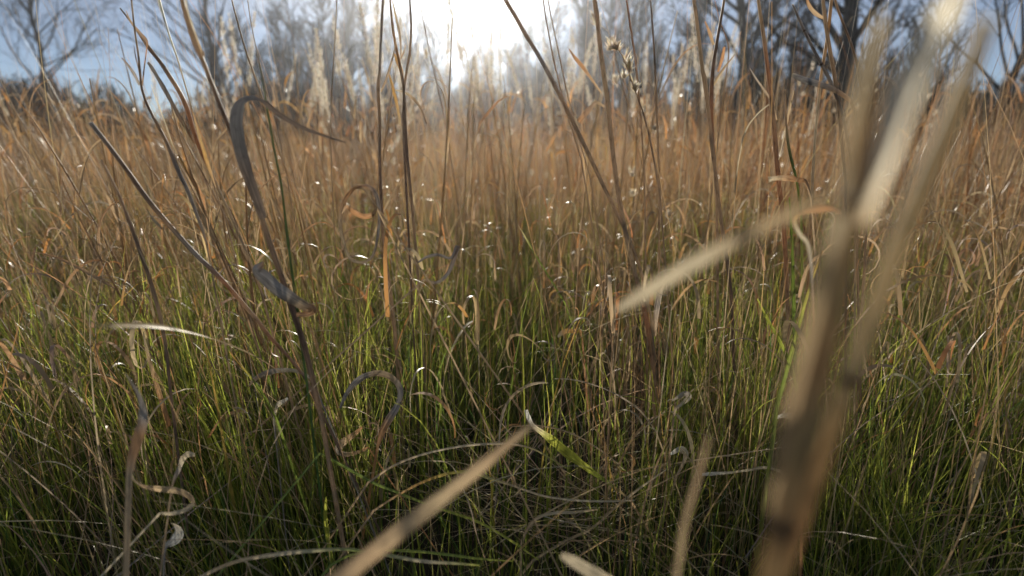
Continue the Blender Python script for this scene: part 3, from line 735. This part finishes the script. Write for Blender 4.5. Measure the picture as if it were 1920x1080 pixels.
stalk('grass_stalk','smooth bowed stalk, rightmost of the trio under the sun','grass stalk',
      [(766,-30),(769,10),(771,50),(769,92),(763,130),(758,165),(757,210),(758,280),(762,360)],1.3,[4,4.5,5,5,5,5.5,6,6,5],[GREY,TAN,TAN,BROWN])
blade('rust_leaf','short rusty leaf arching right at the field top below the sun','grass leaf',
      [(957,180),(945,183),(930,194),(915,212),(900,232),(892,262)],1.6,[2,5,6,6,5,3],[TAN,RUST,RUST,TAN],[0.6,0.4])
stalk('leaning_stalk','long straight stalk leaning left, running from the sun glow down through the middle','grass stalk',
      [(930,-40),(948,0),(966,30),(985,64),(1003,93),(1021,124),(1040,160),(1060,200),(1082,244),(1104,290),(1132,350),(1162,410),(1188,470),(1208,530),(1220,590)],1.15,[8,8.5,9,9,9,9,9,9,9,9,8,8,7,7,6],[TAN,TAN,GREY,TAN,TAN,TAN,STRAW])
stalk('jointed_stalk','tallest jointed tan stalk standing upright beside the nodding seed weed','grass stalk',
      [(1108,-50),(1113,-10),(1118,22),(1121,50),(1126,95),(1132,140),(1139,190),(1145,250),(1152,310),(1162,380),(1176,450),(1194,525),(1210,590),(1222,660),(1228,740)],1.15,
      [7,8,11,9,10,10,10,10,10,10,10,10,11,12,11],[TAN,TAN,TAN,STRAW,TAN,TAN,STRAW,RUST,TAN],
      leaves=[dict(pts=[(1067,92),(1078,108),(1092,125),(1106,144),(1128,175)],w=[2,6,7,5,3],cols=[RUST,RUST,TAN],roll=0.4),
              dict(pts=[(1084,228),(1095,216),(1108,202),(1118,192),(1134,200)],w=[8,9,9,6,4],cols=[RUST,BROWN,TAN],roll=0.2),
              dict(pts=[(1245,530),(1236,555),(1230,590),(1226,630)],w=[4,10,12,9],cols=[STRAW,GREY,TAN],roll=0.4)])
stalk('nodding_weed','thin brown weed stem whose nodding top is beaded with small white seeds','weed',
      [(1146,92),(1156,91),(1166,103),(1176,128),(1186,156),(1196,184),(1206,212),(1216,250),(1226,300),(1238,370)],1.15,[1.5,2,2.4,2.6,3,3,3,3.5,4,4],[TAN,TAN,BROWN,TAN],sides=6,
      heads=[dict(pts=[(1140,95),(1150,91),(1162,97)],rad=0.006,n=90),dict(pts=[(1170,104),(1178,120),(1180,138)],rad=0.006,n=70),dict(pts=[(1186,150),(1190,168),(1193,180)],rad=0.006,n=60),dict(pts=[(1168,148),(1176,142)],rad=0.004,n=30)])
# right group
stalk('grass_stalk','upright tan stalk bulging at one joint, left of the paired dark stem','grass stalk',
      [(1296,-40),(1301,0),(1309,60),(1317,130),(1321,150),(1329,214),(1335,275),(1342,330),(1350,400),(1362,480),(1372,560)],1.2,[7,7.5,8,8,10,8,8,8,8,8,7],[TAN,STRAW,TAN,TAN,BROWN])
stalk('grass_stalk','dark brown stem with upright side twigs leaning into the bulging tan stalk','grass stalk',
      [(1362,-30),(1357,5),(1350,45),(1343,85),(1337,125),(1334,170),(1334,220),(1338,290),(1344,370)],1.25,[5,5.5,6,7,8,9,8,7,6],[STRAW,BROWN,BROWN,RUST,TAN],
      leaves=[dict(pts=[(1322,40),(1330,60),(1338,84)],w=[2,5,4],cols=[RUST,TAN],roll=0.3),
              dict(pts=[(1378,102),(1362,122),(1348,142),(1338,160)],w=[1,4,5,4],cols=[TAN,STRAW],roll=0.5),
              dict(pts=[(1358,88),(1354,110),(1346,135)],w=[4,6,4],cols=[RUST,RUST],roll=0.2)])
stalk('grass_stalk','tall straight rust stalk standing alone right of the paired dark stem','grass stalk',
      [(1417,-40),(1422,0),(1426,30),(1431,62),(1436,100),(1442,147),(1447,195),(1452,245),(1459,330),(1468,410),(1474,500),(1478,600)],1.2,[6,7,7.5,8,8,8.5,9,9.5,10,9,9,8],[TAN,STRAW,TAN,RUST,TAN,RUST,RUST,TAN],
      leaves=[dict(pts=[(1406,128),(1418,148),(1430,165),(1446,190),(1456,225)],w=[1,3,4,4,3],cols=[GREY,TAN],roll=0.4)])
stalk('jointed_twig','straight grey cut stem with dark joints slanting right, tip bare','grass stalk',
      [(1486,8),(1498,35),(1510,62),(1524,90),(1543,126),(1558,155),(1570,185),(1582,225),(1592,280),(1604,360)],1.1,[4,5.5,6,6.5,7,7,7,7,6,6],[GREY,GREY,GREY,TAN],nodes=(0.22,0.44))
stalk('grass_stalk','brown stem upright beside the slanting grey cut stem, with a curved side twig','grass stalk',
      [(1540,-40),(1543,0),(1549,50),(1557,100),(1566,150),(1572,200),(1578,260),(1586,340)],1.1,[6,7,8,8,8,7,7,6],[STRAW,TAN,TAN,BROWN],
      leaves=[dict(pts=[(1512,-5),(1518,12),(1530,26),(1544,34)],w=[3,7,8,5],cols=[RUST,TAN,TAN],roll=0.5)])
stalk('grass_stalk','pale straw coloured stem crossing behind the slanting grey cut stem','grass stalk',
      [(1562,-30),(1557,20),(1550,80),(1541,132),(1535,190),(1529,250),(1524,330),(1520,420),(1516,520)],1.15,[6,7,7,6,5.5,5,6,6,6],[STRAW,GOLD,STRAW,PALE,STRAW,GOLD])
stalk('grass_stalk','thin dark stem slanting down right close before the thick cane','grass stalk',
      [(1560,-20),(1572,20),(1586,56),(1600,95),(1612,150),(1620,220),(1624,300),(1626,400)],1.1,[4,5,5,5,5,5,5,5],[TAN,BROWN,TAN])
blade('dark_leaf','broad dark brown leaf with a pale blunt tip sticking out sideways among the right stalks','grass leaf',
      [(1486,138),(1490,142),(1506,149),(1530,156),(1556,165),(1580,178),(1598,196),(1604,240)],1.05,[3,9,11,11,10,8,6,4],[PALE,GREY,GREY,BROWN,RUST,TAN],[0.2,0.2],mat=M_DULL)
blade('arching_leaf','fine pale seed-tipped blade arching over between the right stalks','grass blade',
      [(1442,196),(1432,203),(1418,216),(1404,234),(1394,256),(1388,285),(1382,320),(1378,370)],1.1,[1.5,3,3,2.5,2.5,2.5,2.5,2],[PALE,PALE,STRAW],[0.5])
stalk('branching_weed','green and tan weed branching low between the right stalks','weed',
      [(1472,168),(1473,200),(1474,232),(1478,270),(1484,300),(1494,340),(1502,400)],1.1,[3,4,5,6,6,5,5],[TAN,TAN,GREEN,LIME],
      leaves=[dict(pts=[(1490,165),(1484,190),(1478,215),(1475,236)],w=[1,2.5,3,3],cols=[STRAW,TAN],roll=0.3),dict(pts=[(1460,300),(1468,265),(1473,238)],w=[1,3,3],cols=[PALE,STRAW],roll=0.3)])

# curled dry leaves that read as shapes of their own
curls = [
 ('grey ribbon leaf curled into a tall loose ring above the mid green grass',[(668,352),(690,349),(706,368),(711,405),(707,450),(697,482),(676,492),(655,482),(645,455),(638,425),(641,392),(652,366),(670,350),(684,356)],1.15,[4,6,7,6,5,5,5,5,4,7,8,7,5,4],[RUST,GREY,GREY,TAN,STRAW,TAN,RUST,TAN],[0.5,0.9,0.7,0.9,0.4]),
 ('rust leaf scrap curled inside the tall loose ring',[(640,400),(650,388),(664,398),(682,406),(698,402),(706,390)],1.12,[3,6,8,9,8,3],[TAN,RUST,RUST,TAN],[0.3,0.6]),
 ('dull grey leaf curled into a low open ring in the middle grass',[(784,492),(800,482),(822,478),(845,484),(856,466),(858,462),(850,490),(838,515),(818,530),(795,524)],1.15,[3,5,6,5,8,8,7,6,5,3],[GREY,GREY,GREY,BROWN,GREY,TAN],[0.8,0.6,0.3,0.6]),
 ('large grey and rust leaf hooked over into a question mark low on the left',[(638,765),(650,738),(668,716),(690,703),(712,700),(734,708),(750,728),(747,756),(732,782),(718,806),(708,836)],0.90,[4,7,10,12,12,12,11,11,12,11,5],[GREY,GREY,GREY,TAN,TAN,GREY,GREY,RUST,RUST],[0.9,0.7,0.6,0.2,0.1]),
 ('wide leaf hanging at the left edge, grey above turning rust below',[(236,700),(246,716),(260,740),(268,768),(267,795),(258,824),(248,856),(242,890)],0.58,[5,9,13,18,21,22,20,12],[PALE,GREY,GREY,GREY,RUST,RUST,TAN],[0.7,0.4,0.1]),
 ('twisted tan leaf doubled back on itself at the lower left',[(244,880),(252,900),(272,913),(300,917),(330,920),(354,930),(361,944),(348,956),(322,963),(300,962)],0.66,[4,8,10,12,12,11,8,7,6,4],[PALE,TAN,STRAW,TAN,PALE,PALE],[0.8,0.3,0.2,0.8]),
 ('small white glinting leaf bent like a hook above the doubled back leaf',[(366,853),(352,852),(342,862),(336,878),(328,896),(322,914)],0.72,[5,9,9,8,7,4],[PALE,PALE,GREY,TAN],[0.3,0.4]),
 ('cupped white leaf scrap at the lower left among dark blades',[(322,980),(332,986),(336,1000),(326,1014),(312,1024),(308,1040)],0.68,[6,14,18,16,10,5],[PALE,FLUFF,GREY],[0.3,0.5]),
 ('grey leaf arching flat over the left green grass',[(466,724),(482,708),(504,698),(530,694),(556,696),(578,706),(590,722)],0.95,[3,8,10,10,9,7,4],[TAN,GREY,PALE,GREY],[0.9,0.8]),
 ('small bright white bent leaf tip in the left green grass',[(540,746),(532,752),(522,758),(516,772),(514,790),(516,815)],0.92,[3,6,7,5,4,3],[FLUFF,PALE,GREY],[0.3,0.5]),
 ('rust leaf curling at the left behind the hooked grey stalk foot',[(680,800),(662,816),(640,832),(634,846),(650,852),(676,846),(690,838)],0.92,[3,9,13,12,9,7,3],[RUST,TAN,GREY,TAN,RUST],[0.4,0.6]),
 ('bright white cupped leaf catching the sun beside the jointed cane',[(1450,786),(1464,780),(1478,779),(1490,786),(1494,800),(1484,822),(1480,850)],0.9,[3,8,11,12,9,6,4],[FLUFF,PALE,GREY,TAN],[0.3,0.6]),
 ('small pale folded leaf glinting in the right green grass',[(1256,852),(1266,846),(1278,842),(1286,850),(1282,866),(1270,890)],0.92,[4,9,10,8,5,3],[FLUFF,PALE,TAN],[0.3,0.6]),
 ('pale grey crumpled leaf end above the small folded glinting leaf',[(1260,752),(1272,744),(1284,738),(1292,744),(1280,756),(1266,768),(1262,790)],0.95,[3,7,10,8,6,5,3],[PALE,GREY,PALE,TAN],[0.5,0.7]),
 ('white twisted straw lying level in the right grass',[(1316,890),(1340,888),(1370,886),(1400,882),(1430,877),(1452,880),(1470,890),(1480,920)],0.86,[5,8,7,8,7,5,5,4],[FLUFF,PALE,PALE,STRAW],[0.3,1.2,0.2,1.0]),
 ('curled leaf with a rust flap and a glint coloured into its edge beside the joint of the thick cane',[(1575,400),(1560,392),(1535,392),(1510,398),(1496,405),(1490,418),(1500,440),(1514,456),(1520,490),(1522,540),(1523,600)],0.55,[3,8,11,9,6,6,6,6,4,3,3],[RUST,RUST,RUST,GOLD,PALE,PALE,GREY,RUST],[0.3,0.3,0.8,0.9,0.4]),  # pale colour on the edge stands in for a white sun glint
 ('rust leaf lying level near the top of the right grass',[(1440,337),(1456,334),(1476,334),(1496,337),(1512,342),(1520,370)],1.05,[9,8,8,8,6,3],[PALE,TAN,RUST,RUST,TAN],[0.2,0.4]),
 ('orange withered leaf scrap glowing in the mid green grass',[(1046,632),(1054,624),(1066,620),(1080,622),(1088,620),(1092,640)],1.25,[4,8,8,7,4,3],[PALE,GOLD,GOLD,RUST],[0.2,0.4]),
 ('white arching blade end in the mid green grass',[(886,602),(874,610),(862,626),(852,645),(842,668),(834,700)],1.2,[2,3.5,4,4,3,2],[FLUFF,PALE,STRAW],[0.5]),
 ('pale blade arched like a bow over the shadowed middle',[(1028,718),(1010,718),(988,724),(966,738),(950,758),(940,785),(936,820)],1.0,[2,4,5,4.5,4,4,3],[PALE,STRAW,GREY],[0.6,0.4]),
]
for lb,pts,Yy,w,cols,roll in curls:
    blade('curled_leaf',lb,'dry leaf',pts,Yy,np.array(w)*1.15,cols,np.array(roll)*0.6,bow=0.02,mat=M_DULL if cols.count(GREY)>=2 else M_LEAF)

# green leaf with the white tip, long arching straws over the dark hollow
blade('green_leaf','wide bright green leaf with a folded white tip touching the diagonal straw blade','grass leaf',
      [(986,768),(990,780),(998,796),(1012,808),(1034,824),(1060,846),(1088,868),(1112,886),(1140,905),(1180,935)],0.86,[6,9,7,12,18,20,18,13,7,5],[FLUFF,FLUFF,PALE,LIME,LIME,LIME,GREEN,TAN],[0.3,0.4,0.5],mat=M_GLEAF)
arcs = [
 ('tan straw arching from the dark hollow over the diagonal blade',[(1062,878),(1030,858),(1000,842),(968,834),(925,832),(870,836),(800,850),(740,872),(690,905)],0.80,[1.5,2.5,3.5,4,4,4,4,4,4],[LIME,STRAW,PALE,TAN]),
 ('long green and gold blade bowed across the dark hollow',[(1190,938),(1140,940),(1080,938),(1020,930),(960,910),(915,896),(880,885),(840,888),(790,905),(740,932),(700,958)],0.78,[2,3,3.5,4,5,6,6,5,5,4,4],[PALE,PALE,STRAW,LIME,GOLD,TAN]),
 ('long green blade sloping down left to right over the hollow',[(1010,1050),(960,1015),(900,980),(850,962),(800,945),(750,925),(700,905),(640,872),(600,850)],0.80,[2,4,5,5,5,5,5,5,5],[LIME,LIME,GREEN,GREEN]),
 ('pale straw bowed along the bottom left, slightly out of focus',[(900,1060),(850,1056),(790,1052),(720,1040),(650,1030),(570,1034),(500,1042),(440,1054),(380,1080),(330,1110)],0.62,[3,5,6,6,6,7,7,7,6,6],[LIME,PALE,GREEN,PALE,STRAW,PALE]),
 ('green blade lying level along the bottom under the diagonal blade',[(960,1052),(900,1048),(840,1040),(780,1034),(720,1032),(660,1040),(620,1060)],0.70,[2,4,5,5,5,5,5],[LIME,GREEN,LIME,GREEN]),
 ('bright white straw lying across the bent straws at the bottom',[(1020,968),(1050,976),(1090,984),(1130,990),(1160,995),(1200,1010)],0.86,[3,5,6,6,5,4],[FLUFF,PALE,STRAW]),
 ('bent tan straw looping down at the bottom beside the bent straws',[(1120,955),(1080,960),(1040,962),(1010,970),(990,990),(978,1020),(976,1050)],0.80,[3,5,6,6,6,6,5],[STRAW,PALE,TAN,STRAW]),
 ('long thin grey straw hanging in a loop left of the hollow',[(812,864),(840,868),(858,890),(872,925),(884,960),(893,1000),(910,1050)],0.78,[2,3,3.5,3.5,3.5,3,3],[PALE,GREY,TAN]),
 ('long pale straw slanting up right from the bent straws',[(1250,880),(1200,915),(1155,950),(1110,990),(1060,1015),(1000,1050)],0.82,[2,4,5,5,5,5],[PALE,STRAW,STRAW]),
 ('grey straw bowed across the middle grass right of the shadow',[(1040,710),(1075,712),(1120,724),(1160,742),(1200,770),(1230,810)],0.95,[2,3.5,4,4,3.5,3],[PALE,GREY,STRAW]),
 ('tan blade curving down at right edge of the hollow',[(1160,870),(1120,840),(1070,812),(1010,798),(960,800)],0.9,[2,3,3,3,2],[STRAW,TAN]),
]
for lb,pts,Yy,w,cols in arcs:
    blade('arching_straw',lb,'straw',pts,Yy,w,cols,[0.4,0.9,0.3,0.8],bow=0.03)
greens = [
 ('bright upright green blade at the right, before the rust stalk',[(1480,370),(1483,420),(1486,480),(1488,560),(1490,640),(1492,720)],1.05,[2,4,5,6,6,6],[GREEN,GREEN,DEEP]),
 ('leaning bright green blade left of the jointed cane',[(1542,470),(1524,520),(1506,580),(1490,640),(1474,700),(1458,760),(1448,830)],0.85,[2,4,6,7,7,7,6],[GOLD,LIME,GREEN,GREEN]),
 ('green blade bent over left in the right grass',[(1420,560),(1440,600),(1462,640),(1480,680),(1496,740)],0.95,[2,5,6,6,6],[LIME,GREEN]),
 ('tall thin green blade slanting left in the mid grass',[(970,420),(985,445),(1005,480),(1030,520),(1060,570)],1.3,[1.5,3,3.5,3.5,3],[STRAW,GREEN,GREEN]),
 ('green blade slanting right below the hooked stalk on the left',[(430,660),(455,690),(480,720),(500,750),(520,790)],0.8,[2,4,6,6,6],[GOLD,GREEN,GREEN]),
 ('broad green blade standing in the lower left dark grass',[(612,930),(610,960),(612,990),(618,1030),(622,1070)],0.78,[3,9,12,11,9],[LIME,LIME,GREEN]),
]
for lb,pts,Yy,w,cols in greens:
    blade('green_leaf',lb,'grass blade',pts,Yy,w,cols,[0.5,0.3],mat=M_GLEAF)

# ------------------------------------------------------------------ haze added for the veil of glare
def haze_box():
    x0,x1,y0,y1,z0,z1 = -70,70,-8,50,-1.2,13
    v=[(x,y,z) for x in (x0,x1) for y in (y0,y1) for z in (z0,z1)]
    f=[(0,1,3,2),(4,6,7,5),(0,4,5,1),(2,3,7,6),(0,2,6,4),(1,5,7,3)]
    me=bpy.data.meshes.new('haze'); me.from_pydata(v,[],f); me.update()
    m=bpy.data.materials.new('haze'); m.use_nodes=True
    t=m.node_tree; t.nodes.clear()
    o=t.nodes.new('ShaderNodeOutputMaterial'); pv=t.nodes.new('ShaderNodeVolumePrincipled')
    pv.inputs['Color'].default_value=(0.9,0.93,1.0,1); pv.inputs['Density'].default_value=HAZE
    pv.inputs['Anisotropy'].default_value=0.8
    t.links.new(pv.outputs[0],o.inputs['Volume'])
    me.materials.append(m)
    ob=bpy.data.objects.new('haze',me); scene.collection.objects.link(ob)
    tag(ob,'thin haze added as a veil of glare before the trees','haze',kind='stuff')
HAZE=0.0015
haze_box()
